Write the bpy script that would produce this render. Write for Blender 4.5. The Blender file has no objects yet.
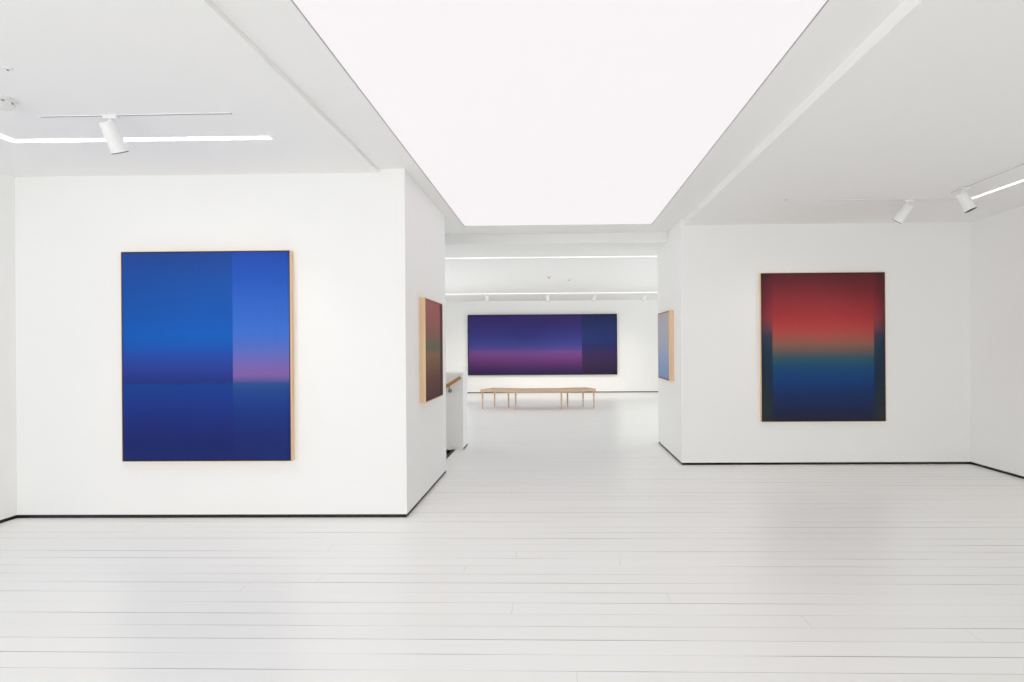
import bpy, bmesh, math
from mathutils import Vector, Matrix, Euler
S = bpy.context.scene
COL = S.collection
pi = math.pi

# ------------------------------------------------------------------ materials
def lin(c):
    r = []
    for v in c[:3]:
        v = v / 255.0
        r.append(v / 12.92 if v <= 0.04045 else ((v + 0.055) / 1.055) ** 2.4)
    return (*r, 1.0)

def new_mat(name):
    m = bpy.data.materials.new(name)
    m.use_nodes = True
    nt = m.node_tree
    return m, nt, nt.nodes['Principled BSDF']

def N(nt, kind, **kw):
    n = nt.nodes.new(kind)
    for k, v in kw.items():
        setattr(n, k, v)
    return n

def M(nt, op, a, b=None, c=None, clamp=False):
    n = N(nt, 'ShaderNodeMath', operation=op, use_clamp=clamp)
    for i, v in enumerate((a, b, c)):
        if v is None:
            continue
        if isinstance(v, (int, float)):
            n.inputs[i].default_value = v
        else:
            nt.links.new(v, n.inputs[i])
    return n.outputs[0]

def mix(nt, fac, a, b):
    n = N(nt, 'ShaderNodeMix', data_type='RGBA')
    for s, v in ((0, fac), (6, a), (7, b)):
        if isinstance(v, (int, float)):
            n.inputs[s].default_value = v
        elif isinstance(v, tuple):
            n.inputs[s].default_value = v
        else:
            nt.links.new(v, n.inputs[s])
    return n.outputs[2]

def smooth(nt, v, a, b, lo=0.0, hi=1.0):
    n = N(nt, 'ShaderNodeMapRange', interpolation_type='SMOOTHSTEP')
    nt.links.new(v, n.inputs[0])
    for i, x in enumerate((a, b, lo, hi)):
        n.inputs[i + 1].default_value = x
    return n.outputs[0]

def paint(name, rgb, rough=0.6, spec=0.3, bump=0.02, scale=220.0):
    m, nt, p = new_mat(name)
    p.inputs['Roughness'].default_value = rough
    p.inputs['Specular IOR Level'].default_value = spec
    tc = N(nt, 'ShaderNodeTexCoord')
    nz = N(nt, 'ShaderNodeTexNoise')
    nz.inputs['Scale'].default_value = 3.0
    nz.inputs['Detail'].default_value = 4.0
    nt.links.new(tc.outputs['Object'], nz.inputs['Vector'])
    c = lin(rgb)
    c2 = tuple(v * 0.985 for v in c[:3]) + (1.0,)
    nt.links.new(mix(nt, nz.outputs['Fac'], c, c2), p.inputs['Base Color'])
    if bump:
        n2 = N(nt, 'ShaderNodeTexNoise')
        n2.inputs['Scale'].default_value = scale
        nt.links.new(tc.outputs['Object'], n2.inputs['Vector'])
        b = N(nt, 'ShaderNodeBump')
        b.inputs['Strength'].default_value = bump
        b.inputs['Distance'].default_value = 0.002
        nt.links.new(n2.outputs['Fac'], b.inputs['Height'])
        nt.links.new(b.outputs['Normal'], p.inputs['Normal'])
    return m

def wood(name, c1, c2, axis='Z', rough=0.5, spec=0.3):
    m, nt, p = new_mat(name)
    p.inputs['Roughness'].default_value = rough
    p.inputs['Specular IOR Level'].default_value = spec
    tc = N(nt, 'ShaderNodeTexCoord')
    mp = N(nt, 'ShaderNodeMapping')
    s = {'X': (1.2, 30, 30), 'Y': (30, 1.2, 30), 'Z': (30, 30, 1.2)}[axis]
    mp.inputs['Scale'].default_value = s
    nt.links.new(tc.outputs['Object'], mp.inputs['Vector'])
    nz = N(nt, 'ShaderNodeTexNoise')
    nz.inputs['Scale'].default_value = 1.0
    nz.inputs['Detail'].default_value = 5.0
    nz.inputs['Distortion'].default_value = 0.6
    nt.links.new(mp.outputs['Vector'], nz.inputs['Vector'])
    f = smooth(nt, nz.outputs['Fac'], 0.3, 0.7)
    nt.links.new(mix(nt, f, lin(c1), lin(c2)), p.inputs['Base Color'])
    return m

def plain(name, rgb, rough=0.5, metal=0.0, spec=0.4):
    m, nt, p = new_mat(name)
    tc = N(nt, 'ShaderNodeTexCoord')
    nz = N(nt, 'ShaderNodeTexNoise')
    nz.inputs['Scale'].default_value = 40.0
    nt.links.new(tc.outputs['Object'], nz.inputs['Vector'])
    c = lin(rgb)
    nt.links.new(mix(nt, nz.outputs['Fac'], c, tuple(v * 0.96 for v in c[:3]) + (1.0,)), p.inputs['Base Color'])
    p.inputs['Roughness'].default_value = rough
    p.inputs['Metallic'].default_value = metal
    p.inputs['Specular IOR Level'].default_value = spec
    return m

def glow(name, rgb, strength, base=(240, 240, 240)):
    m, nt, p = new_mat(name)
    p.inputs['Base Color'].default_value = lin(base)
    p.inputs['Roughness'].default_value = 0.7
    p.inputs['Specular IOR Level'].default_value = 0.1
    p.inputs['Emission Color'].default_value = (*rgb, 1.0)
    p.inputs['Emission Strength'].default_value = strength
    return m

def floor_material():
    m, nt, p = new_mat('white painted boards')
    tc = N(nt, 'ShaderNodeTexCoord')
    sp = N(nt, 'ShaderNodeSeparateXYZ')
    nt.links.new(tc.outputs['Object'], sp.inputs[0])
    x, y = sp.outputs[0], sp.outputs[1]
    W = 0.134
    # the boards run a touch out of square with the walls
    yy = M(nt, 'ADD', M(nt, 'ADD', M(nt, 'MULTIPLY', x, 0.007), y), 50.0)
    q = M(nt, 'DIVIDE', yy, W)
    row = M(nt, 'FLOOR', q)
    fr = M(nt, 'FRACT', q)
    d = M(nt, 'MULTIPLY', M(nt, 'MINIMUM', fr, M(nt, 'SUBTRACT', 1.0, fr)), W)
    gap_row = M(nt, 'FLOOR', M(nt, 'ADD', q, 0.5))
    # gap strength wanders along each joint
    cv = N(nt, 'ShaderNodeCombineXYZ')
    nt.links.new(M(nt, 'MULTIPLY', x, 0.55), cv.inputs[0])
    nt.links.new(M(nt, 'MULTIPLY', gap_row, 5.37), cv.inputs[1])
    nz = N(nt, 'ShaderNodeTexNoise')
    nz.inputs['Scale'].default_value = 1.0
    nz.inputs['Detail'].default_value = 3.0
    nt.links.new(cv.outputs[0], nz.inputs['Vector'])
    stren = smooth(nt, nz.outputs['Fac'], 0.34, 0.66, 0.2, 1.0)
    width = M(nt, 'MULTIPLY', stren, 0.0021)
    gap = M(nt, 'SUBTRACT', 1.0, M(nt, 'DIVIDE', d, M(nt, 'ADD', width, 0.0008)), clamp=True)
    gap = M(nt, 'MULTIPLY', M(nt, 'POWER', gap, 0.5), stren)
    # butt joints, random along each row
    wn = N(nt, 'ShaderNodeTexWhiteNoise', noise_dimensions='1D')
    nt.links.new(row, wn.inputs['W'])
    fx = M(nt, 'FRACT', M(nt, 'ADD', M(nt, 'DIVIDE', x, 5.3), M(nt, 'MULTIPLY', wn.outputs[0], 7.0)))
    dx = M(nt, 'MULTIPLY', M(nt, 'MINIMUM', fx, M(nt, 'SUBTRACT', 1.0, fx)), 5.3)
    butt = M(nt, 'MULTIPLY', M(nt, 'LESS_THAN', dx, 0.0015), 0.22)
    # small nail heads and specks
    vo = N(nt, 'ShaderNodeTexVoronoi')
    vo.inputs['Scale'].default_value = 1.3
    nt.links.new(tc.outputs['Object'], vo.inputs['Vector'])
    speck = M(nt, 'MULTIPLY', M(nt, 'LESS_THAN', vo.outputs['Distance'], 0.012), 0.3)
    dark = M(nt, 'MAXIMUM', M(nt, 'MAXIMUM', gap, butt), speck)
    # per-board tone and brush marks
    wn2 = N(nt, 'ShaderNodeTexWhiteNoise', noise_dimensions='1D')
    nt.links.new(M(nt, 'ADD', row, 0.31), wn2.inputs['W'])
    mp = N(nt, 'ShaderNodeMapping')
    mp.inputs['Scale'].default_value = (1.0, 18.0, 1.0)
    nt.links.new(tc.outputs['Object'], mp.inputs['Vector'])
    n2 = N(nt, 'ShaderNodeTexNoise')
    n2.inputs['Scale'].default_value = 1.6
    n2.inputs['Detail'].default_value = 5.0
    nt.links.new(mp.outputs['Vector'], n2.inputs['Vector'])
    tone = M(nt, 'ADD', M(nt, 'MULTIPLY', wn2.outputs[0], 0.45), M(nt, 'MULTIPLY', n2.outputs['Fac'], 0.55))
    base = mix(nt, tone, lin(FLOOR_A), lin(FLOOR_B))
    col = mix(nt, dark, base, lin((58, 55, 51)))
    nt.links.new(col, p.inputs['Base Color'])
    nt.links.new(smooth(nt, n2.outputs['Fac'], 0.3, 0.7, 0.305, 0.315), p.inputs['Roughness'])
    p.inputs['Specular IOR Level'].default_value = 0.35
    b = N(nt, 'ShaderNodeBump')
    b.inputs['Strength'].default_value = 0.25
    b.inputs['Distance'].default_value = 0.002
    nt.links.new(M(nt, 'SUBTRACT', 1.0, gap), b.inputs['Height'])
    nt.links.new(b.outputs['Normal'], p.inputs['Normal'])
    return m

FLOOR_A, FLOOR_B = (249, 249, 247), (244, 244, 242)

def ramp(nt, v, stops):
    n = N(nt, 'ShaderNodeValToRGB')
    n.color_ramp.interpolation = 'EASE' if False else 'LINEAR'
    el = n.color_ramp.elements
    el[0].position, el[0].color = stops[0][0], lin(stops[0][1])
    el[1].position, el[1].color = stops[-1][0], lin(stops[-1][1])
    for ps, c in stops[1:-1]:
        e = el.new(ps)
        e.color = lin(c)
    nt.links.new(v, n.inputs[0])
    return n.outputs[0]

def art(name, w, h, columns, soft=(), blur=.002, rough=0.6, spec=0.06, gain=0.95):
    """columns: list of (right edge fraction, stops); colours run down the picture."""
    m, nt, p = new_mat(name)
    tc = N(nt, 'ShaderNodeTexCoord')
    sp = N(nt, 'ShaderNodeSeparateXYZ')
    nt.links.new(tc.outputs['Object'], sp.inputs[0])
    u = M(nt, 'ADD', M(nt, 'DIVIDE', sp.outputs[0], w), 0.5)
    v = M(nt, 'SUBTRACT', 0.5, M(nt, 'DIVIDE', sp.outputs[2], h))
    col = ramp(nt, v, columns[-1][1])
    for edge, stops in reversed(columns[:-1]):
        c = ramp(nt, v, stops)
        f = smooth(nt, u, edge - blur, edge + blur)
        col = mix(nt, f, c, col)
    for a, b, k, stops in soft:      # bands fading in from u=a to u=b
        c = ramp(nt, v, stops)
        f = smooth(nt, u, a, b, 0.0, k)
        col = mix(nt, f, col, c)
    # a breath of canvas grain
    mp = N(nt, 'ShaderNodeMapping')
    mp.inputs['Scale'].default_value = (90.0, 1.0, 2.0)
    nt.links.new(tc.outputs['Object'], mp.inputs['Vector'])
    nz = N(nt, 'ShaderNodeTexNoise')
    nz.inputs['Scale'].default_value = 1.0
    nz.inputs['Detail'].default_value = 3.0
    nt.links.new(mp.outputs['Vector'], nz.inputs['Vector'])
    g = N(nt, 'ShaderNodeHueSaturation')
    nt.links.new(col, g.inputs['Color'])
    nt.links.new(smooth(nt, nz.outputs['Fac'], 0.2, 0.8, 0.98 * gain, 1.02 * gain), g.inputs['Value'])
    nt.links.new(g.outputs[0], p.inputs['Base Color'])
    p.inputs['Roughness'].default_value = rough
    p.inputs['Specular IOR Level'].default_value = spec
    return m

WALL = paint('white wall paint', (246.5, 246.7, 246.1))
WALL_WARM = WALL
CEIL = paint('white ceiling paint', (246, 246.2, 245.7), rough=0.75, spec=0.15)
BLACK = plain('black skirting', (26, 26, 25), rough=0.45)
FLOOR = floor_material()
OAK = wood('pale oak', (238, 208, 172), (228, 194, 154), 'Z')
OAK_H = wood('pale oak bench', (216, 188, 162), (204, 174, 146), 'X')
RAILWOOD = wood('oak handrail', (196, 146, 88), (176, 124, 70), 'X')
GAPDARK = plain('dark shadow gap', (44, 36, 38), rough=0.7)
WHITE_METAL = plain('white powder coat', (244, 244, 244), rough=0.4)
DARK_LENS = plain('dark lamp mouth', (40, 40, 42), rough=0.3)
TRACK = plain('grey track slot', (146, 144, 142), rough=0.5)
TRIM_GREY = plain('grey perimeter profile', (176, 174, 174), rough=0.5)
STEEL = plain('brushed steel', (150, 148, 145), rough=0.35, metal=0.9)
PLASTIC = plain('white plastic', (236, 236, 234), rough=0.45)
LED = glow('led diffuser', (1.0, 0.99, 0.97), 4.6)
LED_R = glow('led diffuser dimmed', (1.0, 0.99, 0.97), 1.3)
LED_FAR = glow('led diffuser far', (1.0, 0.98, 0.96), .95)
PANEL = glow('luminous membrane', (1.0, 0.95, 0.97), 0.765, base=(104, 104, 106))

# ------------------------------------------------------------------ geometry helpers
def box(bm, x0, x1, y0, y1, z0, z1):
    vs = [bm.verts.new(p) for p in ((x0, y0, z0), (x1, y0, z0), (x1, y1, z0), (x0, y1, z0),
                                    (x0, y0, z1), (x1, y0, z1), (x1, y1, z1), (x0, y1, z1))]
    for f in ((3, 2, 1, 0), (4, 5, 6, 7), (0, 1, 5, 4), (1, 2, 6, 5), (2, 3, 7, 6), (3, 0, 4, 7)):
        bm.faces.new([vs[i] for i in f])
    return vs

def prism(bm, pts, z0, z1):
    a = [bm.verts.new((x, y, z0)) for x, y in pts]
    b = [bm.verts.new((x, y, z1)) for x, y in pts]
    n = len(pts)
    bm.faces.new(a[::-1])
    bm.faces.new(b)
    for i in range(n):
        j = (i + 1) % n
        bm.faces.new((a[i], a[j], b[j], b[i]))

def lathe(bm, profile, seg=32, mat=None):
    """profile: (radius, z) from one end to the other; axis z."""
    rings = []
    for r, z in profile:
        if r < 1e-6:
            rings.append([bm.verts.new((0, 0, z))])
        else:
            rings.append([bm.verts.new((r * math.cos(2 * pi * i / seg), r * math.sin(2 * pi * i / seg), z)) for i in range(seg)])
    for a, b in zip(rings, rings[1:]):
        for i in range(seg):
            j = (i + 1) % seg
            if len(a) == 1 and len(b) == 1:
                continue
            if len(a) == 1:
                bm.faces.new((a[0], b[i], b[j]))
            elif len(b) == 1:
                bm.faces.new((a[j], a[i], b[0]))
            else:
                bm.faces.new((a[i], b[i], b[j], a[j]))
    if mat is not None:
        vs = [v for r in rings for v in r]
        bmesh.ops.transform(bm, matrix=mat, verts=vs)

def rod(bm, p0, p1, r0, r1=None, seg=16):
    p0, p1 = Vector(p0), Vector(p1)
    d = p1 - p0
    q = d.to_track_quat('Z', 'Y').to_matrix().to_4x4()
    r1 = r0 if r1 is None else r1
    lathe(bm, [(0, 0), (r0, 0), (r1, d.length), (0, d.length)], seg, Matrix.Translation(p0) @ q)

def obj(name, bm, mat, parent=None, loc=(0, 0, 0), rot=(0, 0, 0), bevel=0.0, shade=False):
    bmesh.ops.recalc_face_normals(bm, faces=bm.faces)
    me = bpy.data.meshes.new(name)
    bm.to_mesh(me)
    bm.free()
    me.materials.append(mat)
    o = bpy.data.objects.new(name, me)
    COL.objects.link(o)
    o.location = loc
    o.rotation_euler = rot
    o.parent = parent
    if shade:
        for f in me.polygons:
            f.use_smooth = True
        try:
            me.set_sharp_from_angle(angle=math.radians(35))
        except Exception:
            pass
    if bevel:
        b = o.modifiers.new('bevel', 'BEVEL')
        b.width = bevel
        b.segments = 2
        b.limit_method = 'ANGLE'
    return o

def tag(o, label, cat, group=None):
    o['label'] = label
    o['category'] = cat
    if group:
        o['group'] = group
    return o

def thing(name, label, cat, loc=(0, 0, 0), rot=(0, 0, 0), group=None):
    o = bpy.data.objects.new(name, None)
    COL.objects.link(o)
    o.empty_display_size = 0.1
    o.location = loc
    o.rotation_euler = rot
    return tag(o, label, cat, group)

def struct(name, boxes, mat, bevel=0.0):
    bm = bmesh.new()
    for b in boxes:
        box(bm, *b)
    o = obj(name, bm, mat, bevel=bevel)
    o['kind'] = 'structure'
    return o

def dup(root, loc, rot, label):
    r = root.copy()
    COL.objects.link(r)
    r.location = loc
    r.rotation_euler = rot
    r['label'] = label
    for ch in list(root.children):
        c = ch.copy()
        COL.objects.link(c)
        c.parent = r
        for g in ch.children:
            k = g.copy()
            COL.objects.link(k)
            k.parent = c
    return r

# ------------------------------------------------------------------ room dimensions (camera looks along +Y)
YF = -4.2                       # front (street) wall, behind the camera
XL, XR = -4.39, 4.69            # side walls of the front room
YL, YR = 4.80, 6.88             # faces of the left and right partition walls
XPL, XPR = -1.207, 1.428          # faces of the passage
YLE, YRE = 6.54, 8.44           # far ends of the partitions
YB, XFR = 17.60, 5.2            # back wall, right wall of the back room
ZL, ZC, ZR, ZFAR = 2.775, 2.805, 2.74, 2.70
SK = 0.027                      # height of the black skirting recess
TOP = 3.05
XN = -1.355                     # top stair edge
YP0, YP1 = 7.94, 8.34           # stair parapet

# floor: one object with the stair opening left free
struct('floor', [(XL - .2, XFR + .2, YF - .2, YLE, -.12, 0), (XN, XFR + .2, YLE, YP0, -.12, 0),
                 (XL - .2, XFR + .2, YP0, YB + .2, -.12, 0)], FLOOR)

# walls stand above the skirting recess
struct('wall_left', [(XL - .2, XL, YF, YL, SK, TOP), (XL - .2, XL, YL + .05, 9.2, -2.2, TOP),
                     (XL - .2, XL, 9.2, 14.2, -2.2, .5), (XL - .2, XL, 9.2, 14.2, 2.5, TOP), (XL - .2, XL, 14.2, YB, -2.2, TOP)], WALL)
struct('wall_right', [(XR, XR + .2, YF, YR, SK, TOP)], WALL)
struct('wall_center_left', [(XL, XPL, YL, YLE, SK, TOP)], WALL)
struct('wall_center_right', [(XPR, XFR + .2, YR, YRE, SK, TOP)], WALL)
struct('wall_back', [(XL, XFR + .2, YB, YB + .2, SK, TOP)], WALL)
struct('wall_back_right', [(XFR, XFR + .2, YRE, 9.2, 0, TOP), (XFR, XFR + .2, 9.2, 14.2, 0, .5), (XFR, XFR + .2, 9.2, 14.2, 2.5, TOP),
                           (XFR, XFR + .2, 14.2, YB, 0, TOP)], WALL)

# street front behind the camera: unseen wall, two tall windows added to bring in fill light
wx = [(-4.0, -2.5), (-2.2, -0.7)]
z0, z1 = 0.35, 2.55
fw = [(XL - .2, XR + .2, YF - .2, YF, 0, z0), (XL - .2, XR + .2, YF - .2, YF, z1, TOP)]
xs = [XL - .2] + [v for w in wx for v in w] + [XR + .2]
for i in range(0, len(xs), 2):
    fw.append((xs[i], xs[i + 1], YF - .2, YF, z0, z1))
struct('wall_front', fw, WALL)
for i, (a, b) in enumerate(wx):
    t = 0.05
    bx = [(a, a + t, YF - .14, YF - .08, z0, z1), (b - t, b, YF - .14, YF - .08, z0, z1),
          (a + t, b - t, YF - .14, YF - .08, z0, z0 + t), (a + t, b - t, YF - .14, YF - .08, z1 - t, z1),
          (a + t, b - t, YF - .135, YF - .085, 1.9, 1.94)]
    struct('added_window_%d' % (i + 1), bx, WHITE_METAL)

for n, x in ((3, XL - .14), (4, XFR + .08)):  # side windows added out of view, as openings for the back room fill
    bx = []
    for k in range(4):
        y0 = 9.2 + 1.25 * k
        bx += [(x, x + .06, y0, y0 + .05, .5, 2.5), (x, x + .06, y0 + 1.2, y0 + 1.25, .5, 2.5),
               (x, x + .06, y0 + .05, y0 + 1.2, .5, .55), (x, x + .06, y0 + .05, y0 + 1.2, 2.45, 2.5)]
    struct('added_window_%d' % n, bx, WHITE_METAL)

# black skirting
struct('baseboard_left', [(XL - .05, XL - .004, YF, YL + .05, 0, SK)], BLACK)
struct('baseboard_right', [(XR + .004, XR + .05, YF, YR + .05, 0, SK)], BLACK)
struct('baseboard_center_left', [(XL - .004, XPL - .004, YL + .004, YLE - .004, 0, SK)], BLACK)
struct('baseboard_center_right', [(XPR + .004, XR + .004, YR + .004, YRE - .004, 0, SK)], BLACK)
struct('baseboard_back', [(XPL - 3.1, XFR, YB + .004, YB + .05, 0, SK)], BLACK)

# ceilings: lower on both sides of the luminous ceiling
PX0, PX1, PY0, PY1 = -1.086, 1.150, -2.6, 7.14
EL, ER = -1.412, 1.470
struct('ceiling_left', [(XL, EL, YF, YL, ZL, TOP)], CEIL)
struct('ceiling_right', [(ER, XR, YF, YR, ZR, TOP)], CEIL)
struct('ceiling_center', [(EL, PX0, YF, YL, ZC, TOP), (XPL, PX0, YL, 7.66, ZC, TOP), (PX1, ER, YF, YR, ZC, TOP),
                          (PX1, XPR, YR, 7.66, ZC, TOP), (PX0, PX1, YF, PY0, ZC, TOP), (PX0, PX1, PY1, 7.66, ZC, TOP),
                          (XL, XPL, YLE, 7.66, ZC, TOP), (PX0, PX1, PY0, PY1, ZC + .08, TOP)], CEIL)
struct('beam', [(XL, XPR, 7.65, 8.05, 2.677, TOP)], CEIL)
struct('ceiling_back', [(XL, XPR, 8.05, YRE, ZFAR, TOP), (XL, XFR, YRE, YB, ZFAR, TOP)], CEIL)

# stair parapet, stairs and stairwell
struct('wall_stair', [(XL, XPL - .032, YP0, YP1, SK, 1.02), (XL, XPL - .04, YP0, YP0 + .05, -2.2, 0)], WALL)
struct('baseboard_stair', [(XPL - .30, XPL - .036, YP0 + .1, YP1 - .004, 0, SK), (XL, XPL - .036, YP0 + .004, YP0 + .1, -.001, SK)], WALL)
struct('trim_1', [(XPL - .07, XPL - .034, YP0 + .03, YP1 - .002, 0.0, SK - .001)], BLACK)
struct('trim_2', [(XN - .03, XN + .012, YLE + .03, YP0 - .002, -.012, 0.004)], BLACK)
steps = []
for i in range(11):
    z = -.17 * (i + 1)
    x = XN - .265 * i
    steps.append((x - .29, x, YLE, YP0, z - .17, z))
struct('stairs', steps, FLOOR)
struct('wall_stair_side', [(XL, XPL - .2, YLE - .06, YLE, -2.2, -.0)], WALL)

# ------------------------------------------------------------------ luminous ceiling
t = thing('luminous_ceiling', 'large glowing white stretched ceiling light panel over the middle of the gallery', 'ceiling light', ((PX0 + PX1) / 2, (PY0 + PY1) / 2, ZC))
w, l = (PX1 - PX0) / 2, (PY1 - PY0) / 2
bm = bmesh.new(); box(bm, -w + .0072, w - .0072, -l + .0072, l - .0072, .002, .03)
obj('light_membrane', bm, PANEL, t)
bm = bmesh.new()
e = .007
for b in ((-w, -w + e, -l, l), (w - e, w, -l, l), (-w + e, w - e, -l, -l + e), (-w + e, w - e, l - e, l)):
    box(bm, *b, .0, .035)
obj('edge_profile', bm, TRIM_GREY, t)

# ------------------------------------------------------------------ paintings
def painting(label, w, h, depth, mat, loc, rotz, edge=GAPDARK, rim=.0022, gap=.009, wood_mat=None):
    """local frame: front faces -Y, back lies on y=0, centre at the origin."""
    t = thing('framed_painting', label, 'painting', loc, (0, 0, rotz))
    bm = bmesh.new()
    W, H = w / 2, h / 2
    for b in ((-W, -W + rim, -H, H), (W - rim, W, -H, H), (-W + rim, W - rim, H - rim, H), (-W + rim, W - rim, -H, -H + rim)):
        box(bm, b[0], b[1], -depth, 0, b[2], b[3])
    obj('frame', bm, wood_mat or OAK, t)
    bm = bmesh.new(); box(bm, -W + rim, W - rim, -depth + .006, -.004, -H + rim, H - rim)
    obj('backing', bm, edge, t)
    g = rim + gap
    bm = bmesh.new(); box(bm, -W + g, W - g, -depth + .001, -depth + .012, -H + g, H - g)
    o = obj('canvas', bm, mat, t, bevel=.0015)
    return t

# deep blue picture, left wall
w, h = 1.365, 1.68
blueL = [(0, (44, 78, 158)), (.05, (42, 80, 162)), (.15, (36, 86, 172)), (.28, (32, 90, 180)), (.40, (28, 96, 192)), (.45, (32, 92, 186)),
         (.50, (44, 80, 172)), (.56, (48, 68, 156)), (.61, (44, 60, 138)), (.626, (42, 58, 132)), (.634, (32, 68, 148)), (.70, (34, 62, 145)),
         (.80, (36, 52, 128)), (.92, (34, 46, 112)), (1, (36, 50, 112))]
blueR = [(0, (44, 82, 180)), (.14, (46, 92, 192)), (.28, (56, 106, 204)), (.38, (66, 114, 210)), (.44, (80, 114, 204)), (.50, (104, 112, 194)),
         (.555, (126, 106, 180)), (.59, (130, 102, 172)), (.615, (100, 92, 158)), (.632, (52, 84, 148)), (.67, (40, 74, 148)), (.75, (36, 62, 138)),
         (.86, (36, 52, 122)), (1, (36, 50, 112))]
painting('large deep blue painting with a pale violet band, on the left front wall', w, h, .062,
         art('blue horizon colours', w, h, [(.66, blueL), (1, blueR)], gain=.92), (-2.795, YL, 1.3075), 0)
# red to blue picture, right wall
w, h = 1.397, 1.687
mid = [(0, (92, 46, 52)), (.06, (108, 48, 54)), (.14, (130, 52, 58)), (.22, (148, 56, 60)), (.30, (164, 60, 64)), (.37, (174, 70, 70)), (.43, (164, 86, 78)),
       (.48, (140, 96, 84)), (.53, (104, 92, 90)), (.565, (64, 90, 102)), (.61, (42, 84, 112)), (.67, (34, 72, 122)), (.74, (34, 64, 118)), (.83, (36, 54, 98)),
       (.92, (40, 48, 80)), (1, (46, 46, 66))]
side = [(0, (86, 46, 52)), (.12, (114, 50, 56)), (.22, (138, 54, 60)), (.30, (148, 62, 68)), (.36, (128, 68, 76)), (.42, (70, 66, 84)), (.50, (48, 64, 84)),
        (.60, (40, 60, 80)), (.70, (38, 52, 76)), (.82, (42, 54, 66)), (1, (48, 54, 58))]
edge = [(0, (72, 44, 50)), (.2, (98, 48, 56)), (.30, (114, 54, 60)), (.37, (84, 60, 72)), (.45, (44, 60, 78)), (.6, (42, 56, 70)), (.8, (46, 56, 62)), (1, (52, 56, 56))]
painting('tall painting fading from red down to dark blue, on the right front wall', w, h, .042,
         art('red to blue colours', w, h, [(.093, side), (.907, mid), (1, side)], blur=.006, gain=1.06,
             soft=[(.10, .0, .85, edge), (.90, 1.0, .85, edge)]), (3.021, YR, 1.337), 0)
# wide violet picture, back wall
w, h = 4.37, 1.77
vioL = [(0, (62, 50, 104)), (.05, (66, 54, 116)), (.2, (62, 56, 122)), (.38, (60, 62, 132)), (.5, (66, 70, 142)), (.56, (82, 72, 142)), (.62, (106, 74, 140)),
        (.68, (112, 68, 128)), (.76, (102, 60, 118)), (.86, (80, 50, 100)), (.95, (58, 44, 86)), (1, (50, 42, 80))]
vioR = [(0, (44, 50, 88)), (.05, (46, 54, 98)), (.25, (48, 60, 112)), (.42, (46, 60, 116)), (.54, (46, 52, 102)), (.64, (62, 50, 92)), (.78, (62, 46, 82)), (1, (50, 42, 68))]
painting('wide violet and blue panorama painting on the far back wall behind the bench', w, h, .07,
         art('violet horizon colours', w, h, [(.765, vioL), (1, vioR)]), (-.40, YB, 1.412), 0, wood_mat=GAPDARK, rim=.012, gap=.012)
# small picture on the left passage wall (faces +X)
w, h = .82, .935
rosy = [(0, (156, 94, 94)), (.15, (152, 94, 92)), (.3, (138, 94, 88)), (.42, (112, 98, 84)), (.48, (96, 102, 86)), (.54, (128, 100, 74)), (.64, (120, 86, 68)),
        (.8, (98, 66, 60)), (1, (80, 52, 54))]
rosyd = [(0, (96, 48, 54)), (.4, (84, 54, 54)), (.5, (72, 60, 54)), (.7, (72, 48, 46)), (1, (58, 40, 44))]
painting('smaller oak framed painting of rose and brown tones on the left passage wall', w, h, .055,
         art('rose brown colours', w, h, [(.82, rosy), (1, rosyd)], gain=1.15), (XPL, 5.275 + w / 2, 1.341), pi / 2, rim=.008)
# small picture on the right passage wall (faces -X)
w, h = .785, .862
lilac = [(0, (178, 172, 180)), (.2, (178, 174, 184)), (.45, (170, 173, 188)), (.6, (156, 168, 192)), (.8, (136, 156, 192)), (.93, (132, 150, 186)), (1, (124, 138, 170))]
painting('small pale lilac blue painting in an oak frame on the right passage wall', w, h, .060,
         art('lilac blue colours', w, h, [(1, lilac)], gain=1.1), (XPR, 7.295 + w / 2, 1.365), -pi / 2, rim=.008)

# ------------------------------------------------------------------ bench
bx, ch = -.395, 0.43
t = thing('bench', 'pale wooden chevron shaped gallery bench before the wide violet painting', 'bench', (bx, 13.2, 0))
pts = [(-1.27, -.09), (-.49, -.32), (.49, -.32), (1.26, -.09), (1.06, .46), (.40, .22), (-.40, .22), (-1.06, .46)]
bm = bmesh.new(); prism(bm, pts, ch - .058, ch)
obj('seat', bm, OAK_H, t, bevel=.006)
for x, y in ((-1.225, -.05), (-1.005, .38), (-.675, .22), (-.488, -.19), (.505, -.19), (.645, .22), (1.00, .38), (1.215, -.05)):
    bm = bmesh.new(); rod(bm, (x, y, 0), (x, y, ch - .056), .0135, .020, 14)
    obj('leg', bm, OAK_H, t, shade=True)

# ------------------------------------------------------------------ handrail on the parapet
t = thing('handrail', 'sloping wooden handrail with grey bracket on the stair parapet', 'handrail', (-1.43, YP0, .85))
bm = bmesh.new()
x0, x1, sl = -2.2, .17, .604
y = -.065
rod(bm, (x0, y, x0 * sl + .013), (x1, y, x1 * sl + .013), .021, .021, 16)
obj('rail', bm, RAILWOOD, t, shade=True)
for xx in (.02, -1.3):
    bm = bmesh.new()
    lathe(bm, [(0, 0), (.026, 0), (.026, .012), (.010, .016), (.010, .05), (0, .05)], 20, Matrix.Translation((xx, 0, xx * sl - .075)) @ Matrix.Rotation(pi / 2, 4, 'X'))
    rod(bm, (xx, -.045, xx * sl - .078), (xx, y, xx * sl - .005), .008)
    obj('bracket', bm, STEEL, t, shade=True)

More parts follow.
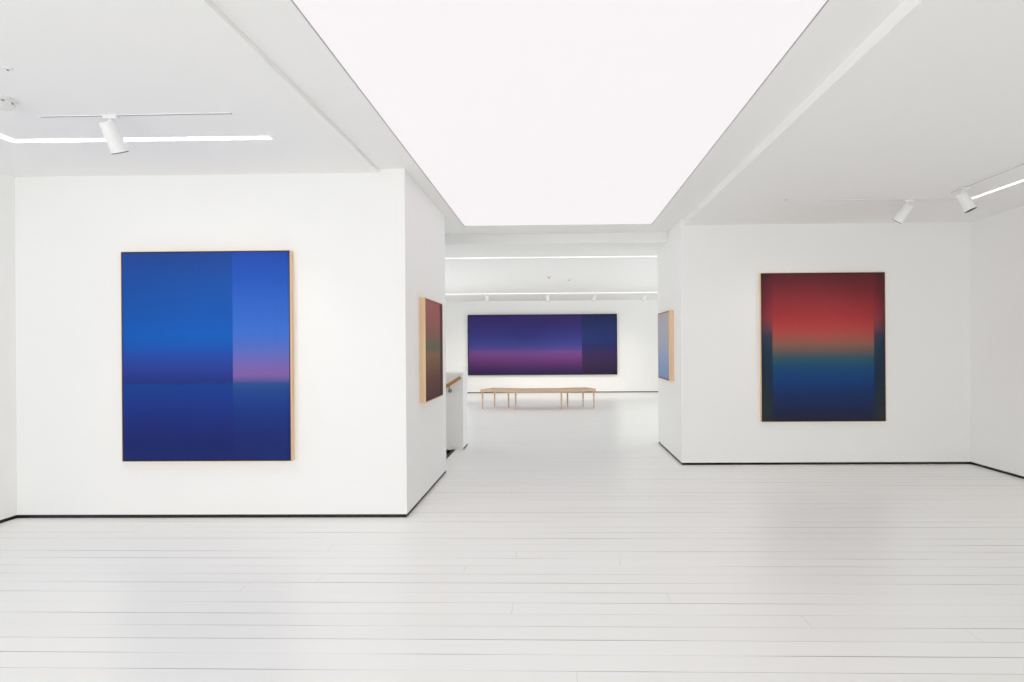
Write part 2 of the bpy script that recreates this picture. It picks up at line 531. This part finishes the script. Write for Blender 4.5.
# ------------------------------------------------------------------ track lights
def track(label, p0, p1, z, wdt=.018, group=None):
    p0, p1 = Vector((p0[0], p0[1], 0)), Vector((p1[0], p1[1], 0))
    d = p1 - p0
    L = d.length
    t = thing('lighting_track', label, 'track', ((p0.x + p1.x) / 2, (p0.y + p1.y) / 2, z), (0, 0, math.atan2(d.y, d.x)), group)
    bm = bmesh.new(); box(bm, -L / 2, L / 2, -wdt / 2, wdt / 2, -.0035, .0)
    obj('slot', bm, TRACK, t)
    bm = bmesh.new()
    for s in (-1, 1):
        a = s * wdt / 2
        box(bm, -L / 2, L / 2, min(a, a + s * .006), max(a, a + s * .006), -.004, 0)
    obj('rail', bm, WHITE_METAL, t)
    return t

def spotlight(label, loc, axis, length=.185, r=.048, drop=.035, group='track spotlights', body_at=None):
    """mount box under the ceiling at loc, cylinder aimed along axis, top centre at body_at (relative to loc)."""
    t = thing('track_spotlight', label, 'spotlight', loc, (0, 0, 0), group)
    a = Vector(axis).normalized()
    top = Vector(body_at)
    q = a.to_track_quat('Z', 'Y').to_matrix().to_4x4()
    bm = bmesh.new(); box(bm, -.042, .042, -.017, .017, -.024, -.004)
    obj('track_adapter', bm, WHITE_METAL, t, bevel=.004)
    bm = bmesh.new()
    rod(bm, (0, 0, -.02), (top * .75) + a * length * .10, .011)
    obj('yoke', bm, WHITE_METAL, t, shade=True)
    bm = bmesh.new()
    lathe(bm, [(0, 0), (r * .86, 0), (r, .006), (r, length), (r * .9, length), (r * .86, length - .025), (0, length - .03)], 40, Matrix.Translation(top) @ q)
    body = obj('lamp_body', bm, WHITE_METAL, t, shade=True)
    bm = bmesh.new()
    lathe(bm, [(r * .80, length - .024), (r * 1.005, length - .001), (r * 1.005, length + .003), (r * .82, length + .003), (r * .80, length - .024)], 40, Matrix.Translation(top) @ q)
    obj('front_ring', bm, DARK_LENS, body, shade=True)
    return t, Vector(loc) + top + a * (length + .02), a

track('thin grey lighting track on the left ceiling, above the blue painting', (-3.10, 3.565), (-1.93, 3.552), ZL, wdt=.012)
s1 = spotlight('white cylinder spotlight on the left ceiling track, angled down to the right', (-2.665, 3.56, ZL), (.024, .092, -.185), .18, .046, body_at=(-.026, 0, -.037))
track('thin pale track running across the right ceiling toward the corner', (2.535, 5.74), (4.0, 5.78), ZR, wdt=.008)
s2 = spotlight('small white spotlight over the red painting, angled down to the left', (3.36, 5.77, ZR), (-.076, .075, -.14), .18, .044, body_at=(.014, 0, -.048))
track('thin grey track running from the right corner toward the viewer', (3.595, 5.52), (3.572, 3.6), ZR, wdt=.010)
s3 = spotlight('white spotlight nearest the right wall, beside the bright light strip', (3.585, 5.32, ZR), (.062, -.03, -.155), .165, .048, body_at=(-.027, 0, -.060))

# back-room track and its four spotlights
track('white track along the back room ceiling before the violet painting', (-3.6, 15.25), (3.6, 15.50), ZFAR, wdt=.012)
far_spots = []
for x, dx, lab in ((-1.746, -.025, 'leftmost of the four small spotlights on the far ceiling track'), (-.222, .03, 'second from left of the four small spotlights on the far track'),
                   (1.015, -.06, 'third from left of the four small spotlights on the far track'), (2.295, -.06, 'rightmost of the four small spotlights on the far ceiling track')):
    far_spots.append(spotlight(lab, (x, 15.36 + (x - .1) * .03, ZFAR), (dx, .09, -.15), .15, .045, body_at=(0, 0, -.035)))

# ------------------------------------------------------------------ linear light strips
def strip(label, pts, z, mat, wdt=.07):
    bm = bmesh.new()
    for (a, b, c, d) in pts:
        box(bm, a, b, c, d, z - .003, z)
    o = obj('linear_downlight', bm, mat)
    return tag(o, label, 'light strip')

strip('bright white L-shaped light strip in the left ceiling', [(-3.625 - .036, -1.90, 3.95, 3.998), (-3.625 - .036, -3.625 + .015, 1.4, 3.95)], ZL, LED)
strip('bright white light strip in the right ceiling near the right wall', [(3.925, 3.965, .4, 5.76)], ZR, LED_R)
strip('thin light line across the back ceiling just beyond the beam', [(-4.2, 4.8, 8.97, 9.01)], ZFAR, LED_FAR)
strip('thin light line along the far ceiling beside the four small spotlights', [(-4.2, 5.0, 15.08, 15.16)], ZFAR, LED_FAR)

# ------------------------------------------------------------------ detectors
t = thing('smoke_detector', 'round white smoke detector on the left ceiling at the photo edge', 'smoke detector', (-3.105, 3.30, ZL))
bm = bmesh.new(); lathe(bm, [(0, 0), (.078, 0), (.078, -.014), (.073, -.017), (0, -.017)], 36)
obj('base', bm, PLASTIC, t, shade=True)
bm = bmesh.new(); lathe(bm, [(0, -.0165), (.066, -.0165), (.066, -.034), (.060, -.046), (.038, -.054), (0, -.055)], 36)
head = obj('sensor_head', bm, PLASTIC, t, shade=True)
for k in range(8):
    a = 2 * pi * k / 8 + .2
    bm = bmesh.new(); box(bm, -.008, .008, -.002, .002, -.004, .004)
    obj('vent', bm, TRACK, head, loc=(math.cos(a) * .0655, math.sin(a) * .0655, -.025), rot=(0, 0, a + pi / 2))

def sensor(label, loc, r=.02, depth=.008, mat=PLASTIC):
    t = thing('ceiling_sensor', label, 'sensor', loc)
    bm = bmesh.new(); lathe(bm, [(0, 0), (r, 0), (r * .95, -depth * .6), (r * .5, -depth), (0, -depth)], 24)
    obj('cover', bm, mat, t, shade=True)
    bm = bmesh.new(); lathe(bm, [(0, -depth * .8), (r * .3, -depth * .8), (r * .25, -depth * 1.5), (0, -depth * 1.6)], 16)
    obj('bulb', bm, TRACK, t, shade=True)
    return t
sensor('tiny round sensor on the left ceiling in front of the smoke detector', (-2.725, 2.945, ZL), .022)
sensor('tiny round sensor on the right ceiling left of the small spotlight', (2.175, 5.69, ZR), .022)
sensor('round white sensor on the far ceiling, larger one before the spotlights', (-.125, 11.40, ZFAR), .06, .03)
sensor('small round sensor on the far ceiling, right of the larger one', (.267, 11.95, ZFAR), .04, .02)

# ------------------------------------------------------------------ lights
BACK_L, BACK_R = 36, 40
def spot_lamp(name, pos, axis, energy, size=1.7, col=(1, .95, .88), radius=.03, blend=.9):
    l = bpy.data.lights.new(name, 'SPOT')
    l.energy = energy
    l.spot_size = size
    l.spot_blend = blend
    l.shadow_soft_size = radius
    l.color = col
    o = bpy.data.objects.new(name, l)
    COL.objects.link(o)
    o.location = pos
    o.rotation_euler = Vector(axis).to_track_quat('-Z', 'Y').to_euler()
    return o

spot_lamp('spot_lamp_left', s1[1], s1[2], 13)
spot_lamp('spot_lamp_right', s2[1], s2[2], 12)
spot_lamp('spot_lamp_corner', s3[1], s3[2], 10)
for i, s in enumerate(far_spots):
    spot_lamp('spot_lamp_back', s[1], s[2], (66, 42, 42, 42)[i], col=(1, .89, .76))

# fill lights at the added front windows, brightening walls and floor
for i, (a, b) in enumerate(wx):
    l = bpy.data.lights.new('fill_light_front', 'AREA')
    l.shape = 'RECTANGLE'
    l.size = b - a - .1
    l.size_y = z1 - z0 - .1
    l.energy = 48
    l.color = (1.0, .995, .985)
    o = bpy.data.objects.new('fill_light_front', l)
    COL.objects.link(o)
    o.location = ((a + b) / 2, YF - .06, (z0 + z1) / 2)
    o.rotation_euler = (pi / 2, 0, 0)

# fill lights at the added, unseen side windows of the back room
for x, e, r in ((XL - .06, BACK_L, -pi / 2), (XFR + .06, BACK_R, pi / 2)):
    l = bpy.data.lights.new('fill_light_back', 'AREA')
    l.shape = 'RECTANGLE'
    l.size = 1.9
    l.size_y = 4.9
    l.energy = e
    l.color = (1.0, .985, .96)
    o = bpy.data.objects.new('fill_light_back', l)
    COL.objects.link(o)
    o.location = (x, 11.7, 1.5)
    o.rotation_euler = (0, r, 0)

wd = bpy.data.worlds.new('world')
S.world = wd
wd.use_nodes = True
wd.node_tree.nodes['Background'].inputs[0].default_value = (.85, .93, 1, 1)
wd.node_tree.nodes['Background'].inputs[1].default_value = 1.0

# ------------------------------------------------------------------ camera
cam = bpy.data.cameras.new('camera')
co = bpy.data.objects.new('camera', cam)
COL.objects.link(co)
F, TH, RO = 600.0, .018, .0068
cam.sensor_fit = 'HORIZONTAL'
cam.sensor_width = 36
cam.lens = F / 1024 * 36
cam.shift_x = -.03242
cam.shift_y = .00495
cam.clip_start = .05
cam.clip_end = 100
co.matrix_world = Matrix.Translation((0, 0, 1.37)) @ Matrix.Rotation(TH, 4, 'Z') @ Matrix.Rotation(pi / 2, 4, 'X') @ Matrix.Rotation(-RO, 4, 'Z')
S.camera = co

S.view_settings.view_transform = 'Standard'
S.view_settings.look = 'None'
S.view_settings.gamma = 1.0
S.view_settings.use_curve_mapping = False
S.view_settings.exposure = 0.13
S.cycles.max_bounces = 16
S.cycles.diffuse_bounces = 12
S.cycles.glossy_bounces = 6
